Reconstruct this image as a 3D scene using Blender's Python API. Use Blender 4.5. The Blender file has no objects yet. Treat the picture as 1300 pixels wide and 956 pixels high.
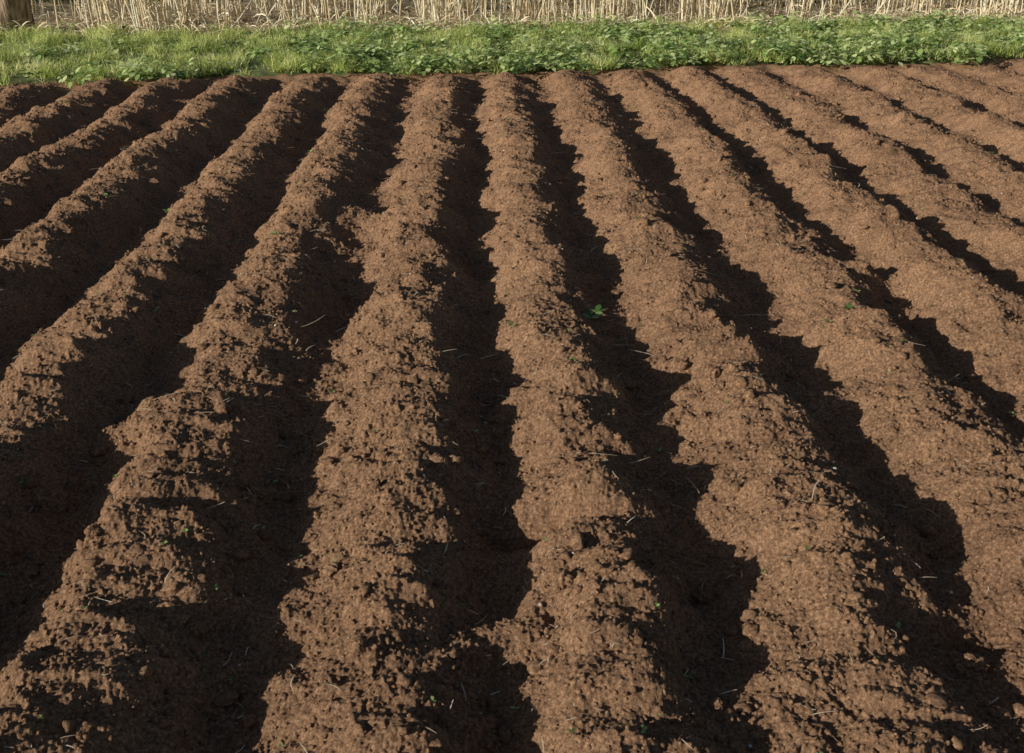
import bpy, math, numpy as np
from mathutils import Vector
rng=np.random.default_rng(7)
sc=bpy.context.scene

# ---------------------------------------------------------------- noise
T=1024
_tabs={}
def tab(seed):
    if seed not in _tabs:
        r=np.random.default_rng(seed+100)
        a=r.random((T,T)).astype(np.float32)*2*np.pi
        _tabs[seed]=(np.cos(a),np.sin(a))
    return _tabs[seed]
def gn(x,y,scale,seed):
    gx,gy=tab(seed%4)
    x=x/scale+seed*37.31+500; y=y/scale+seed*17.77+500
    xi=np.floor(x).astype(np.int64); yi=np.floor(y).astype(np.int64)
    fx=(x-xi).astype(np.float32); fy=(y-yi).astype(np.float32)
    u=fx*fx*fx*(fx*(fx*6-15)+10); v=fy*fy*fy*(fy*(fy*6-15)+10)
    x0=xi%T; x1=(xi+1)%T; y0=yi%T; y1=(yi+1)%T
    a=gx[x0,y0]*fx+gy[x0,y0]*fy
    b=gx[x1,y0]*(fx-1)+gy[x1,y0]*fy
    c=gx[x0,y1]*fx+gy[x0,y1]*(fy-1)
    d=gx[x1,y1]*(fx-1)+gy[x1,y1]*(fy-1)
    return (a*(1-u)+b*u)*(1-v)+(c*(1-u)+d*u)*v*1.0
_wt={}
def clods(x,y,cell,seed,prob,rmin,rmax):
    if seed not in _wt:
        r=np.random.default_rng(seed+900)
        _wt[seed]=[r.random((T,T)).astype(np.float32) for _ in range(4)]
    A,B,C,D=_wt[seed]
    X=x/cell+400; Y=y/cell+400
    xi=np.floor(X).astype(np.int64); yi=np.floor(Y).astype(np.int64)
    out=np.zeros(x.shape,np.float32)
    for i in(-1,0,1):
        for j in(-1,0,1):
            cx=(xi+i)%T; cy=(yi+j)%T
            dx=X-(xi+i)-A[cx,cy]; dy=Y-(yi+j)-B[cx,cy]
            c=C[cx,cy]; rr=np.where(c<prob,rmin+(rmax-rmin)*(c/prob)**2,0.0)
            an=D[cx,cy]*6.28
            ex=dx*np.cos(an)+dy*np.sin(an); ey=-dx*np.sin(an)+dy*np.cos(an)
            d2=ex*ex+ey*ey*1.6
            h=np.sqrt(np.maximum(rr*rr-d2,0))*0.9
            out=np.maximum(out,h)
    return out*cell

# ---------------------------------------------------------------- field height
pos=[-0.99,-0.28,0.31,0.98,1.66,2.28,2.92]
L=[-1.59,-2.27,-2.93,-3.53,-4.17]
pos=sorted(pos+L)
while pos[0]>-34: pos.insert(0,pos[0]-0.645)
while pos[-1]<34: pos.append(pos[-1]+0.645)
pos=np.array(pos)
def edge0(x): return 10.72+0.10*np.clip(x,-9,9)
def edge(x): return edge0(x)+0.26*gn(x,x*0+3.3,0.9,5)+0.24*gn(x,x*0+1.3,0.28,6)
def back(x): return 13.45+0.05*np.clip(x,-9,9)
def height(x,y,fine=True):
    x=x.astype(np.float64); y=y.astype(np.float64)
    wx=x+0.08*gn(x*.4,y,1.3,1)+0.085*gn(x,y,0.40,2)+0.055*gn(x,y,0.15,3)+0.025*gn(x,y,0.06,4)
    wx=wx-0.07*np.exp(-((x+.25)/.45)**2)*np.clip((3.6-y)/1.6,0,1)-.01*np.exp(-((x+.95)/.3)**2)*np.clip((3.6-y)/1.6,0,1)
    u=np.interp(wx,pos,np.arange(len(pos)))
    c=0.5+0.5*np.cos(2*np.pi*u)
    rid=np.round(u)
    amp=0.132+0.055*gn(rid*3.7,y,0.7,7)+0.060*gn(rid*5.1,y,0.25,8)+0.035*gn(rid*5.1,y,0.10,6)+0.04*gn(rid*2.1,y,2.4,9)
    e=edge(x)
    fade=np.clip((e+.1-y)/0.5,0,1); fade=fade*fade*(3-2*fade)
    right=1-0.22*np.clip((x-2.0)/3,0,1)+.22*np.clip((-x-.6)/.8,0,1)*np.clip((5-y)/3,0,1)+.05*np.clip((-x-.6)/.8,0,1)
    right=right*(1-.28*np.clip((y-7.5)/3,0,1))
    shape=1-(1-c)**1.3
    h=amp*right*shape
    # local irregularities in the field
    for (bx,by,a,sx,sy) in [(-.66,5.6,.10,.20,.20),(-.74,2.18,.05,.10,.10),(.22,2.50,-.09,.16,.05),(.32,2.64,.035,.18,.05),
                            (.08,2.02,.07,.10,.09),(-.70,3.9,.03,.14,.2),(1.33,3.3,.06,.14,.10),(-1.28,3.1,.05,.14,.12),
                            (.64,3.1,.04,.1,.2),(1.95,4.6,.06,.15,.15),(-1.5,1.72,.09,.4,.16),(.66,1.72,.05,.15,.16),
                            (1.05,2.3,.05,.12,.10),(1.3,2.0,-.05,.2,.06),(.95,3.9,-.05,.3,.05),(1.0,3.5,-.04,.3,.04),(-1.35,4.3,.06,.15,.12)]:
        h=h+a*np.exp(-((x-bx)/sx)**2-((y-by)/sy)**2)
    h=h-0.082
    h=h+0.030*gn(x,y,0.24,10)+0.022*gn(x,y,0.12,11)
    # crumbled slumps across the ridges
    tt=gn(x*.5+y*.35,y*1.6,0.20,12); h=h+0.026*np.maximum(0,0.5-np.abs(tt)*3)*c
    if fine:
        n1=gn(x,y,0.055,13); n2=gn(x,y,0.026,14); n3=gn(x,y,0.0125,15)
        h=h+0.011*n1+0.007*n2+0.005*n3
        wx2=x+0.005*n2+.004*n1; wy2=y+0.004*n3+.004*n2
        d0=gn(x,y,0.45,16)+.6*gn(x,y,.15,17); dens=np.clip(0.38+1.9*d0,0,1)
        h=h+clods(wx2,wy2,0.095,1,0.18,0.06,0.25)*np.clip(dens+.15,0.0,1)*.8
        h=h+clods(wx2,wy2,0.042,4,0.32,0.10,0.40)*np.clip(dens+.05,0,1)*.85
        h=h+clods(wx2,wy2,0.021,2,0.60,0.14,0.46)*np.clip(dens+.3,0.3,1)*.9
        h=h+clods(wx2,wy2,0.0100,3,0.95,0.2,0.62)*.9
    h=h*fade+(1-fade)*(-0.03+0.03*gn(x,y,0.15,17))
    h=h-0.16*np.clip((y-e-0.15)/0.4,0,1)
    return h

def mesh_obj(name,verts,faces_flat,loop_tot,mat,smooth=False,tint=None):
    me=bpy.data.meshes.new(name)
    nv=len(verts); nf=len(loop_tot)
    me.vertices.add(nv); me.vertices.foreach_set('co',verts.astype(np.float32).ravel())
    me.loops.add(len(faces_flat)); me.loops.foreach_set('vertex_index',faces_flat.astype(np.int32))
    me.polygons.add(nf)
    st=np.concatenate([[0],np.cumsum(loop_tot)[:-1]]).astype(np.int32)
    me.polygons.foreach_set('loop_start',st)
    try: me.polygons.foreach_set('loop_total',np.asarray(loop_tot,np.int32))
    except Exception: pass
    me.update(calc_edges=True)
    if smooth: me.polygons.foreach_set('use_smooth',np.ones(nf,bool))
    if tint is not None:
        at=me.attributes.new('tint','FLOAT','POINT'); at.data.foreach_set('value',tint.astype(np.float32))
    me.materials.append(mat)
    ob=bpy.data.objects.new(name,me); sc.collection.objects.link(ob)
    return ob
def grid_faces(nr,nc):
    i=np.arange(nr*nc).reshape(nr,nc)
    return np.stack([i[:-1,:-1],i[:-1,1:],i[1:,1:],i[1:,:-1]],-1).reshape(-1)

# ---------------------------------------------------------------- materials
def newmat(name):
    m=bpy.data.materials.new(name); m.use_nodes=True
    nt=m.node_tree; b=nt.nodes['Principled BSDF']; return m,nt,b
def N(nt,t,**k):
    n=nt.nodes.new(t)
    for a,v in k.items(): setattr(n,a,v)
    return n
def ramp(nt,fac,stops):
    r=N(nt,'ShaderNodeValToRGB'); e=r.color_ramp.elements
    while len(e)<len(stops): e.new(0.5)
    for el,(p,c) in zip(e,stops): el.position=p; el.color=(*c,1)
    nt.links.new(fac,r.inputs[0]); return r.outputs[0]
def soil_mat(name,k=1.0):
    m,nt,b=newmat(name)
    g=N(nt,'ShaderNodeNewGeometry')
    def nz(s,d=4,r=.6):
        n=N(nt,'ShaderNodeTexNoise'); n.inputs['Scale'].default_value=s; n.inputs['Detail'].default_value=d; n.inputs['Roughness'].default_value=r
        nt.links.new(g.outputs['Position'],n.inputs['Vector']); return n.outputs['Fac']
    col=ramp(nt,nz(95,6,.8),[(0.35,(.105*k,.060*k,.036*k)),(0.52,(.335*k,.200*k,.117*k)),(0.69,(.68*k,.44*k,.275*k))])
    big=ramp(nt,nz(1.7,5),[(0.3,(.82,.80,.80)),(0.7,(1.14,1.13,1.11))])
    mx=N(nt,'ShaderNodeMix',data_type='RGBA',blend_type='MULTIPLY'); mx.inputs[0].default_value=1
    nt.links.new(col,mx.inputs[6]); nt.links.new(big,mx.inputs[7])
    nt.links.new(mx.outputs[2],b.inputs['Base Color'])
    b.inputs['Roughness'].default_value=.95; b.inputs['Specular IOR Level'].default_value=.15
    bp=N(nt,'ShaderNodeBump'); bp.inputs['Strength'].default_value=1; bp.inputs['Distance'].default_value=.009
    nt.links.new(nz(200,5,.8),bp.inputs['Height']); nt.links.new(bp.outputs[0],b.inputs['Normal'])
    return m
def tint_mat(name,stops,rough=.6,trans=0.3):
    m,nt,b=newmat(name)
    a=N(nt,'ShaderNodeAttribute',attribute_name='tint')
    c=ramp(nt,a.outputs['Fac'],stops)
    nt.links.new(c,b.inputs['Base Color']); b.inputs['Roughness'].default_value=rough; b.inputs['Specular IOR Level'].default_value=.3
    if trans>0:
        t=N(nt,'ShaderNodeBsdfTranslucent'); nt.links.new(c,t.inputs[0])
        mx=N(nt,'ShaderNodeMixShader'); mx.inputs[0].default_value=trans
        nt.links.new(b.outputs[0],mx.inputs[1]); nt.links.new(t.outputs[0],mx.inputs[2])
        nt.links.new(mx.outputs[0],nt.nodes['Material Output'].inputs[0])
    return m
M_soil=soil_mat('tilled_soil')
M_grass=tint_mat('grass_blades',[(0,(.12,.18,.035)),(.5,(.52,.64,.16)),(.85,(.78,.84,.34)),(1,(.86,.78,.52))],.45,.4)
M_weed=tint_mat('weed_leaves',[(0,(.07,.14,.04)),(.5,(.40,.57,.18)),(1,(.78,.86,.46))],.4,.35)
M_reed=tint_mat('dry_reed',[(0,(.36,.25,.13)),(.35,(.80,.65,.41)),(.8,(.96,.88,.67)),(1,(.97,.93,.79))],.6,.2)
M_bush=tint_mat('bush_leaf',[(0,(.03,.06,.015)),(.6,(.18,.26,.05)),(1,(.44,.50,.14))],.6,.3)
M_straw=tint_mat('straw',[(0,(.42,.30,.18)),(1,(.86,.75,.56))],.7,0)
M_peb=tint_mat('pebble_stone',[(0,(.18,.13,.10)),(.7,(.36,.29,.22)),(1,(.7,.66,.6))],.8,0)

# ---------------------------------------------------------------- soil field
NC=1800
u=np.linspace(-1,1,NC)
tail=np.geomspace(0.01,1,70)
rows=[1.1]
while rows[-1]<12.4: rows.append(rows[-1]+0.0026+0.00080*rows[-1])
rear=list(1.1-np.geomspace(0.01,12,90))[::-1]
ys=np.array(rear+rows+[12.7,13.0])
w=1.5+0.62*np.clip(ys,0.6,12)
Xi=w[:,None]*u[None,:]
Xr=w[:,None]+(30-w[:,None])*tail[None,:]
X=np.concatenate([-Xr[:,::-1],Xi,Xr],1)
Y=np.repeat(ys[:,None],X.shape[1],1)
Z=np.zeros(X.shape)
for a in range(0,len(ys),200):
    Z[a:a+200]=height(X[a:a+200],Y[a:a+200])
V=np.stack([X,Y,Z],-1).reshape(-1,3)
F=grid_faces(*X.shape)
mesh_obj('soil_field',V,F,np.full(len(F)//4,4),M_soil,smooth=False)
print('field',V.shape)

# ---------------------------------------------------------------- loose clods
import bmesh
def ico(sub):
    bm=bmesh.new(); bmesh.ops.create_icosphere(bm,subdivisions=sub,radius=1)
    v=np.array([x.co[:] for x in bm.verts]); f=np.array([[q.index for q in p.verts] for p in bm.faces]); bm.free(); return v,f
def scatter_lumps(parts,mat,name):
    Vs=[];Fs=[];Ts=[];off=0
    for P,R,sub,flat,tint,rough in parts:
        v,f=ico(sub); n=len(P); nv=len(v)
        vars_=[]
        for k in range(12):
            s=1+rough*(np.sin(v@rng.normal(size=3)*2.7+k)+np.sin(v@rng.normal(size=3)*4.1+k*2))*.6+rng.normal(size=nv)*rough*.35
            vars_.append(v*s[:,None])
        vars_=np.array(vars_)
        k=rng.integers(0,12,n); a=rng.random(n)*6.28
        b=vars_[k]*np.stack([rng.uniform(.8,1.3,n),rng.uniform(.8,1.1,n),rng.uniform(flat-.15,flat+.15,n)],-1)[:,None,:]
        ca,sa=np.cos(a)[:,None],np.sin(a)[:,None]
        o=np.stack([b[...,0]*ca-b[...,1]*sa,b[...,0]*sa+b[...,1]*ca,b[...,2]],-1)*R[:,None,None]+P[:,None,:]
        ff=(f[None]+(np.arange(n)*nv)[:,None,None]).reshape(-1)+off
        Vs.append(o.reshape(-1,3)); Fs.append(ff); Ts.append(np.repeat(tint if tint is not None else np.zeros(n),nv)); off+=n*nv
    F=np.concatenate(Fs)
    return mesh_obj(name,np.concatenate(Vs),F,np.full(len(F)//3,3),mat,tint=np.concatenate(Ts))
def samp(n,near=1.0,far=10.3,p=1.6):
    y=near+(far-near)*rng.random(n)**p
    x=(rng.random(n)*2-1)*(1.2+0.62*y)
    k=y<edge(x)-.05
    return x[k],y[k]
x,y=samp(34000,1.0,10.5,1.5)
R=0.0022+0.0045*rng.random(len(x))**1.7+0.0006*y
P=np.stack([x,y,height(x,y)+R*.25],-1)
x,y=samp(4200,1.0,9.8,1.4)
R2=0.006+0.019*rng.random(len(x))**4.5+0.0004*y
P2=np.stack([x,y,height(x,y)],-1)
x=np.array([-.735,-.42,.62,.22,-.3,1.5,-1.1,.9,-1.25,.55,1.25,-.62]);y=np.array([2.05,2.3,2.2,2.15,1.9,2.5,2.4,3.4,3.3,1.75,1.9,2.75]);R3=np.array([.034,.02,.024,.03,.024,.026,.024,.028,.028,.02,.026,.022])
P3=np.stack([x,y,height(x,y)+.008],-1)
scatter_lumps([(P,R,1,.75,None,.25),(P2,R2,2,.75,None,.34),(P3,R3,4,.8,None,.2)],M_soil,'soil_clods')
x,y=samp(320)
R=0.0025+.003*rng.random(len(x))+.0005*y
scatter_lumps([(np.stack([x,y,height(x,y)+R*.4],-1),R,2,.6,rng.random(len(x)),.2)],M_peb,'pebbles')

# ---------------------------------------------------------------- ribbon builder (blades, canes, straw)
def ribbons(name,base,dirs,side,length,width,bend,mat,tint,prof=(1,.8,0.05),rise=None):
    """each ribbon : len(prof) cross sections"""
    n=len(base); K=len(prof)
    t=np.linspace(0,1,K)
    pts=[]
    for k in range(K):
        c=base+dirs*(length*t[k])[:,None]+bend*(length*t[k]**2)[:,None]
        hw=side*(width*prof[k]*.5)[:,None]
        pts+= [c-hw,c+hw]
    V=np.stack(pts,1)
    f=[]
    for k in range(K-1): f.append([2*k,2*k+1,2*k+3,2*k+2])
    f=np.array(f); ff=(f[None]+(np.arange(n)*2*K)[:,None,None]).reshape(-1)
    return mesh_obj(name,V.reshape(-1,3),ff,np.full(n*(K-1),4),mat,tint=np.repeat(tint,2*K))
def unit(v): return v/np.linalg.norm(v,axis=-1,keepdims=True)
def hz(n):
    a=rng.random(n)*6.283; return np.stack([np.cos(a),np.sin(a),np.zeros(n)],-1)

# straw and root fibres lying on soil
x,y=samp(2200,1.0,10,1.15); n=len(x)
d=hz(n); d[:,2]=rng.uniform(-.05,.3,n); L_=rng.uniform(.010,.045,n)*(1+.08*y); L_[rng.random(n)<.06]*=2.2
s=unit(np.cross(d,[0,0,1.0])); b=hz(n)*rng.uniform(0,1.1,n)[:,None]; b[:,2]=-d[:,2]*.9
ribbons('straw_debris',np.stack([x,y,height(x,y)+.007],-1),d,s,L_,.0015+.0006*y,b,M_straw,rng.random(n),prof=(.8,1,1,.9,.5))
# seedlings
x,y=samp(420,1.3,10,1.1); n=len(x); bs=[];dd=[];ss=[];LL=[];tt=[]
x=np.append(x,[.52,.55]); y=np.append(y,[4.15,4.2])
for i in range(n+2):
    m=rng.integers(2,6); c=np.array([x[i],y[i],float(height(x[i:i+1],y[i:i+1])[0])+.008]); big=rng.uniform(.005,.012)*(1+.12*y[i])
    if rng.random()<.05: big*=2
    if i>=n: big=.05; m=6
    a0=rng.random()*6.28
    for j in range(m):
        a=a0+j*6.28/m+rng.normal()*.3
        dr=np.array([math.cos(a),math.sin(a),rng.uniform(.3,1.1)])
        bs.append(c);dd.append(dr/np.linalg.norm(dr));ss.append([-math.sin(a),math.cos(a),0]);LL.append(big*rng.uniform(.8,1.3));tt.append(rng.uniform(.0,.7))
bs,dd,ss,LL,tt=map(np.array,(bs,dd,ss,LL,tt))
ribbons('seedlings',bs,dd,ss,LL,LL*.5,np.tile([0,0,-.3],(len(bs),1)),M_weed,tt,prof=(.2,.9,1,.1))

# ---------------------------------------------------------------- verge
def vz(x,y): return 0.0+0.03*gn(x,y,1.3,21)+0.02*gn(x,y,0.4,22)+0.02*(y-10.5)*(y<16)+.11*(y>=16)
vy=np.concatenate([np.linspace(0,5.5,60),np.geomspace(6,60,20)]); vx=np.concatenate([np.linspace(-60,-20,20)[:-1],np.linspace(-20,20,400),np.linspace(20,60,20)[1:]])
VX=np.repeat(vx[None],len(vy),0); VY=edge(VX)+0.02+vy[:,None]
VZ=vz(VX,VY); VZ[0]-=.08
m,nt,b=newmat('verge_turf')
g=N(nt,'ShaderNodeNewGeometry'); nn=N(nt,'ShaderNodeTexNoise'); nn.inputs['Scale'].default_value=9; nn.inputs['Detail'].default_value=6
nt.links.new(g.outputs['Position'],nn.inputs['Vector'])
sx=N(nt,'ShaderNodeSeparateXYZ'); nt.links.new(g.outputs['Position'],sx.inputs[0])
mr=N(nt,'ShaderNodeMapRange'); mr.inputs['From Min'].default_value=13.0; mr.inputs['From Max'].default_value=13.8; nt.links.new(sx.outputs[1],mr.inputs[0])
c1=ramp(nt,nn.outputs['Fac'],[(.35,(.05,.07,.02)),(.6,(.13,.16,.05)),(.75,(.30,.26,.15))])
c2=ramp(nt,nn.outputs['Fac'],[(.35,(.26,.19,.11)),(.65,(.60,.48,.30))])
mx=N(nt,'ShaderNodeMix',data_type='RGBA'); nt.links.new(mr.outputs[0],mx.inputs[0]); nt.links.new(c1,mx.inputs[6]); nt.links.new(c2,mx.inputs[7])
nt.links.new(mx.outputs[2],b.inputs['Base Color']); b.inputs['Roughness'].default_value=1
F=grid_faces(*VX.shape)
mesh_obj('grass_verge',np.stack([VX,VY,VZ],-1).reshape(-1,3),F,np.full(len(F)//4,4),m,smooth=True)

# grass blades
n=190000
x=rng.uniform(-12,12,n); e=edge(x); q=rng.random(n)**1.05; q2=q*(back(x)-e+.25+.8*gn(x,x*0,1.1,36)); y=e-0.06+q2
cl=gn(x,y,0.45,31)+.7*gn(x,y,.16,32)
keep=(rng.random(n)<np.clip(.45+cl*2.4,.03,1))&((q>.02)|(rng.random(n)<.4))
x,y,cl,q=x[keep],y[keep],cl[keep],q[keep]; n=len(x)
h=(.03+.13*np.clip(cl+.4,0,1.3)+.04*rng.random(n))*np.clip(.5+q*8,.5,1)
lean=hz(n)*rng.uniform(.05,1.0,n)[:,None]; d=unit(lean+[0,0,1]); side=hz(n)
t=np.clip(.52+.7*gn(x,y,.6,33)+.5*gn(x,y,.13,35)+rng.normal(size=n)*.2,0,.93); t=np.where(rng.random(n)<.09,1,t)
ribbons('grass',np.stack([x,y,vz(x,y)-.01],-1),d,side,h,rng.uniform(.005,.010,n),lean*.6,M_grass,t,prof=(1,.8,.08))
# broad-leaved weeds, more in the middle and on the right
bs=[];dd=[];ss=[];LL=[];tt=[]
nc=3900
cx=rng.uniform(-12,12,nc); ce=edge(cx); cy=ce-0.14+rng.random(nc)**.95*(back(cx)-ce+.2)
dn=gn(cx,cy,1.5,34)+.25*(cx>-1.8)+.02
ok=rng.random(nc)<np.clip(.28+1.8*dn,.06,1); cx,cy=cx[ok],cy[ok]
for X0,Y0 in zip(cx,cy):
    m=rng.integers(14,34); rad=rng.uniform(.05,.22); H=rng.uniform(.04,.22)*rng.uniform(.7,1.5); bz=float(vz(np.array([X0]),np.array([Y0]))[0]); ct=rng.normal()*.25
    for j in range(m):
        a=rng.random()*6.28; r=rad*math.sqrt(rng.random()); z=bz+H*(1-(r/rad)**2*.6)*rng.uniform(.35,1)
        dr=np.array([math.cos(a),math.sin(a),rng.uniform(-.3,.8)]); dr/=np.linalg.norm(dr)
        bs.append((X0+r*math.cos(a),Y0+r*math.sin(a),z)); dd.append(dr); ss.append((-math.sin(a),math.cos(a),rng.uniform(-.3,.3)))
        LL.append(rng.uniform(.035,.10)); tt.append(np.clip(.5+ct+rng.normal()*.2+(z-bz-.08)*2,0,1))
bs,dd,ss,LL,tt=map(np.array,(bs,dd,ss,LL,tt))
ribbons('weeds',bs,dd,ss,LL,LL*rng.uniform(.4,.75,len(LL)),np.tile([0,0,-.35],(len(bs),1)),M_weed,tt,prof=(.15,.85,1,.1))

# ---------------------------------------------------------------- reed bed
def prisms(base,top,r0,r1,mid=None,S=4):
    n=len(base); c=[base, mid if mid is not None else (base+top)/2, top]; r=[r0,(r0+r1)/2,r1]
    out=[]
    for k in range(3):
        for s_ in range(S):
            a=s_*2*math.pi/S
            out.append(c[k]+np.stack([r[k]*math.cos(a),r[k]*math.sin(a),r[k]*0],-1))
    V=np.stack(out,1); f=[]
    for k in range(2):
        for s_ in range(S): f.append([k*S+s_,k*S+(s_+1)%S,(k+1)*S+(s_+1)%S,(k+1)*S+s_])
    f=np.array(f); return V.reshape(-1,3),(f[None]+(np.arange(n)*S*3)[:,None,None]).reshape(-1),n*2*S,S*3
n=5200
x=rng.uniform(-16,16,n); y=back(x)+rng.random(n)**1.1*2.5+.3*gn(x,x*0,.7,41)
dens=gn(x,y*.3,.6,42)
k=rng.random(n)<np.clip(.65+dens*2.0,.06,1); x,y=x[k],y[k]; n=len(x)
k=~((x<-5.4)&(x>-7.4)&(y<15)); x,y=x[k],y[k]; n=len(x)
base=np.stack([x,y,vz(x,y)-.02],-1); ln=hz(n)*(np.abs(rng.normal(size=n)*.12)+(rng.random(n)<.12)*rng.random(n)*.9)[:,None]
H=rng.uniform(1.1,1.8,n); short=rng.random(n)<.30; H[short]*=rng.uniform(.10,.4,short.sum())
top=base+(ln+[0,0,1])*H[:,None]; mid=(base+top)/2+hz(n)*.04
r=rng.uniform(.005,.012,n)
V,F,nf,vp=prisms(base,top,r,r*.5,mid,S=5)
reed=bpy.data.objects.new('reed_bed',None); sc.collection.objects.link(reed)
o=mesh_obj('canes',V,F,np.full(nf,4),M_reed,tint=np.repeat(np.clip(.68+rng.normal(size=n)*.24,0,1),vp)); o.parent=reed
# dry leaves hanging on the canes and fallen litter
n2=6500; i=rng.integers(0,n,n2); f=rng.random(n2)**1.5
p=base[i]+(top-base)[i]*f[:,None]; d=unit(hz(n2)+np.stack([np.zeros(n2)]*2+[rng.uniform(-.6,1.5,n2)],-1))
o=ribbons('dry_leaves',p,d,unit(np.cross(d,hz(n2)+[0,0,.3])),rng.uniform(.10,.35,n2),rng.uniform(.008,.020,n2),np.tile([0,0,-.6],(n2,1)),M_reed,np.clip(.6+rng.normal(size=n2)*.25,0,1),prof=(.6,1,.7,.1)); o.parent=reed
n3=9000; x=rng.uniform(-16,16,n3); y=back(x)-.05+rng.normal(size=n3)*.16+rng.random(n3)**2*1.8+.3*gn(x,x*0,.7,41)
d=hz(n3); d[:,2]=rng.uniform(0,1.3,n3); d=unit(d)
o=ribbons('litter',np.stack([x,y,vz(x,y)+rng.uniform(0,.10,n3)],-1),d,unit(np.cross(d,hz(n3)+[0,0,1.2])),rng.uniform(.08,.35,n3),rng.uniform(.006,.014,n3),np.tile([0,0,-.4],(n3,1)),M_reed,np.clip(.6+rng.normal(size=n3)*.25,0,1),prof=(.8,1,.9,.3)); o.parent=reed

# ---------------------------------------------------------------- bushes behind reeds
def leafmass(name,centres,radii,nper,lsz,mat):
    P=[];D=[];L=[];Tn=[]
    for c,r in zip(centres,radii):
        m=int(nper*r*r); v=unit(rng.normal(size=(m,3)))*(rng.random(m)**.45)[:,None]*r*[1,1,1.1]
        nn_=gn(v[:,0]+c[0],v[:,2]+c[1],.35,51); v=v[nn_>-.18]
        P.append(v+c); D.append(unit(rng.normal(size=v.shape))); L.append(rng.uniform(.6,1.4,len(v))*lsz)
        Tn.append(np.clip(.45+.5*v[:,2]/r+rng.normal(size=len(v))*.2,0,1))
    P,D,L,Tn=map(np.concatenate,(P,D,L,Tn))
    s=unit(np.cross(D,rng.normal(size=D.shape)))
    return ribbons(name,P,D,s,L,L*.55,np.tile([0,0,-.2],(len(P),1)),mat,Tn,prof=(.2,1,.8,.1))
cs=[];rs=[]
for xx in np.arange(-19,19.1,.95):
    cs.append(np.array([xx+rng.normal()*.3,16.8+rng.random()*1.2,.5+rng.random()*.6])); rs.append(rng.uniform(.8,1.3))
leafmass('hedge',cs,rs,2600,.07,M_bush)

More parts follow.
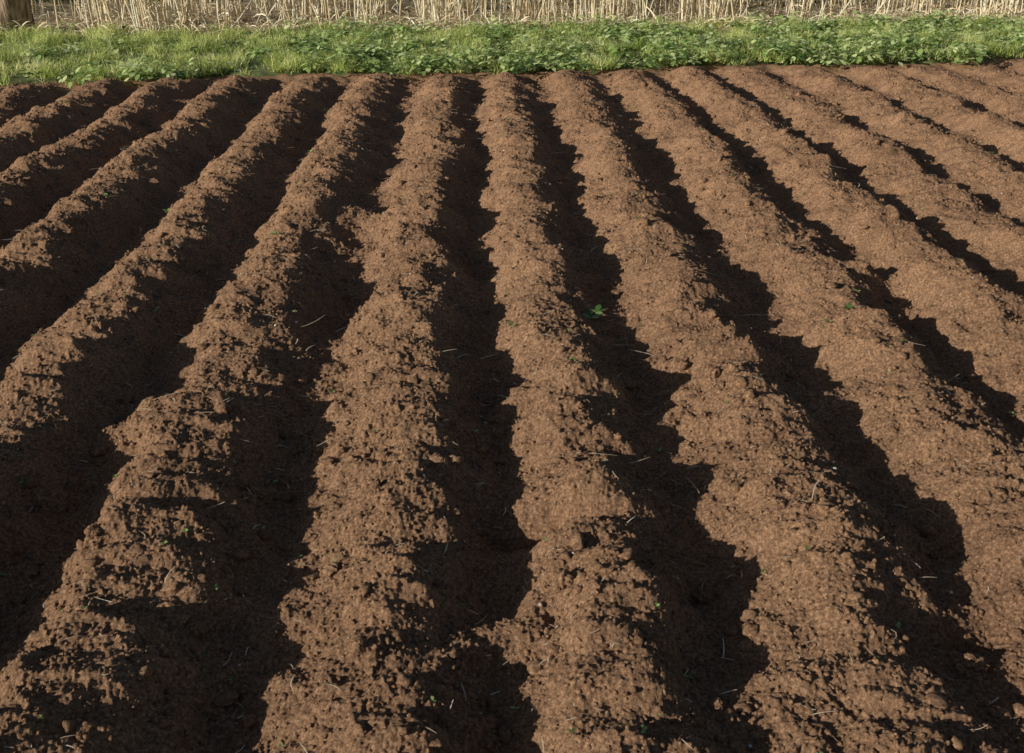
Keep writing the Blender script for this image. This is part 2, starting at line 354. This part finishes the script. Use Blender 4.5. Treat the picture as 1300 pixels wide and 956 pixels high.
# ---------------------------------------------------------------- tree (left)
m,nt,b=newmat('bark')
g=N(nt,'ShaderNodeNewGeometry'); nn=N(nt,'ShaderNodeTexNoise'); nn.inputs['Scale'].default_value=6; nn.inputs['Detail'].default_value=8
mp=N(nt,'ShaderNodeMapping'); mp.inputs['Scale'].default_value=(4,4,.8); nt.links.new(g.outputs['Position'],mp.inputs[0]); nt.links.new(mp.outputs[0],nn.inputs['Vector'])
nt.links.new(ramp(nt,nn.outputs['Fac'],[(.35,(.12,.08,.05)),(.65,(.46,.34,.24))]),b.inputs['Base Color']); b.inputs['Roughness'].default_value=.95
bp=N(nt,'ShaderNodeBump'); bp.inputs['Distance'].default_value=.04; nt.links.new(nn.outputs['Fac'],bp.inputs['Height']); nt.links.new(bp.outputs[0],b.inputs['Normal'])
M_bark=m
def tree(loc,H,r0,seed,leafn):
    r=np.random.default_rng(seed)
    root=bpy.data.objects.new('tree',None); sc.collection.objects.link(root); root.location=loc
    segs=[]; tips=[]
    def limb(p,d,L,rad,depth):
        n_=7; pts=[p];rr=[rad]
        for k_ in range(n_):
            d=d+r.normal(size=3)*.13+np.array([0,0,.05]); d=d/np.linalg.norm(d)
            p=p+d*L/n_; pts.append(p); rr.append(rad*(1-.62*(k_+1)/n_))
            if depth<3 and k_>=2 and (depth>0 or k_>=3):
                for _ in range(1 if depth else 2):
                    a=r.random()*6.28; nd=d*.6+np.array([math.cos(a),math.sin(a),.35])*.9; nd/=np.linalg.norm(nd)
                    limb(p,nd,L*r.uniform(.42,.6),rr[-1]*.6,depth+1)
            if depth>=2: tips.append(p)
        segs.append((pts,rr))
    limb(np.array([0,0,-.1]),np.array([.02,.08,1.]),H*.75,r0,0)
    V=[];F=[];S=9
    for pts,rr in segs:
        o=len(V)
        for k_,(p,q) in enumerate(zip(pts,rr)):
            d=pts[min(k_+1,len(pts)-1)]-pts[max(k_-1,0)]; d=d/np.linalg.norm(d); a=np.cross(d,[.3,.9,.1]); a/=np.linalg.norm(a); bb=np.cross(d,a)
            fl=1.5 if (k_==0 and q>.1) else 1
            for s_ in range(S):
                t=s_*6.2832/S; V.append(p+(a*math.cos(t)+bb*math.sin(t))*q*fl*(1+.12*math.sin(3*t+seed)))
        for k_ in range(len(pts)-1):
            for s_ in range(S): F.append([o+k_*S+s_,o+k_*S+(s_+1)%S,o+(k_+1)*S+(s_+1)%S,o+(k_+1)*S+s_])
    t_=mesh_obj('trunk_and_limbs',np.array(V),np.array(F).ravel(),np.full(len(F),4),M_bark,smooth=True); t_.parent=root
    tips=np.array(tips); i=r.integers(0,len(tips),leafn); P=tips[i]+r.normal(size=(leafn,3))*.13; D=unit(r.normal(size=P.shape)); Lf=r.uniform(.04,.08,leafn)
    l=ribbons('leaves',P,D,unit(np.cross(D,r.normal(size=D.shape))),Lf,Lf*.4,np.tile([0,0,-.2],(leafn,1)),M_bush,r.uniform(.4,1,leafn),prof=(.2,1,.8,.1)); l.parent=root
tree((-5.85,13.55,.05),6.5,.20,3,7000)
tree((4.9,15.9,.05),5.5,.13,8,5000)

# distant ground to the horizon
m,nt,b=newmat('far_ground'); g=N(nt,'ShaderNodeNewGeometry'); nn=N(nt,'ShaderNodeTexNoise'); nn.inputs['Scale'].default_value=.3; nn.inputs['Detail'].default_value=8
nt.links.new(g.outputs['Position'],nn.inputs['Vector'])
nt.links.new(ramp(nt,nn.outputs['Fac'],[(.35,(.05,.08,.02)),(.65,(.12,.11,.05))]),b.inputs['Base Color']); b.inputs['Roughness'].default_value=1
s=1500
mesh_obj('ground',np.array([[-s,-s,-.32],[s,-s,-.32],[s,s,-.32],[-s,s,-.32]]),np.array([0,1,2,3]),np.array([4]),m)

# ---------------------------------------------------------------- light
EL=math.radians(17.5); AZ=math.radians(-116)   # clockwise from +Y
wd=bpy.data.worlds.new('World'); sc.world=wd; wd.use_nodes=True; nt=wd.node_tree
sky=nt.nodes.new('ShaderNodeTexSky'); sky.sky_type='NISHITA'; sky.sun_disc=False; sky.sun_elevation=EL; sky.sun_rotation=AZ
bg=nt.nodes['Background']; bg.inputs[1].default_value=.05; nt.links.new(sky.outputs[0],bg.inputs[0])
sd=bpy.data.lights.new('sun','SUN'); sd.energy=5; sd.angle=math.radians(.5); sd.color=(1,.92,.80)
so=bpy.data.objects.new('sun',sd); sc.collection.objects.link(so)
to=Vector((math.sin(AZ)*math.cos(EL),math.cos(AZ)*math.cos(EL),math.sin(EL)))
so.rotation_euler=(-to).to_track_quat('-Z','Y').to_euler()
# ---------------------------------------------------------------- camera
cd=bpy.data.cameras.new('camera'); cam=bpy.data.objects.new('camera',cd); sc.collection.objects.link(cam)
cd.sensor_width=36; cd.lens=35; cd.clip_start=.05; cd.clip_end=5000
cam.location=(0,0,1.69); cam.rotation_euler=(math.radians(90-26.05),0,math.radians(-2.24))
sc.camera=cam
sc.view_settings.view_transform='Standard'; sc.view_settings.look='None'; sc.view_settings.exposure=0
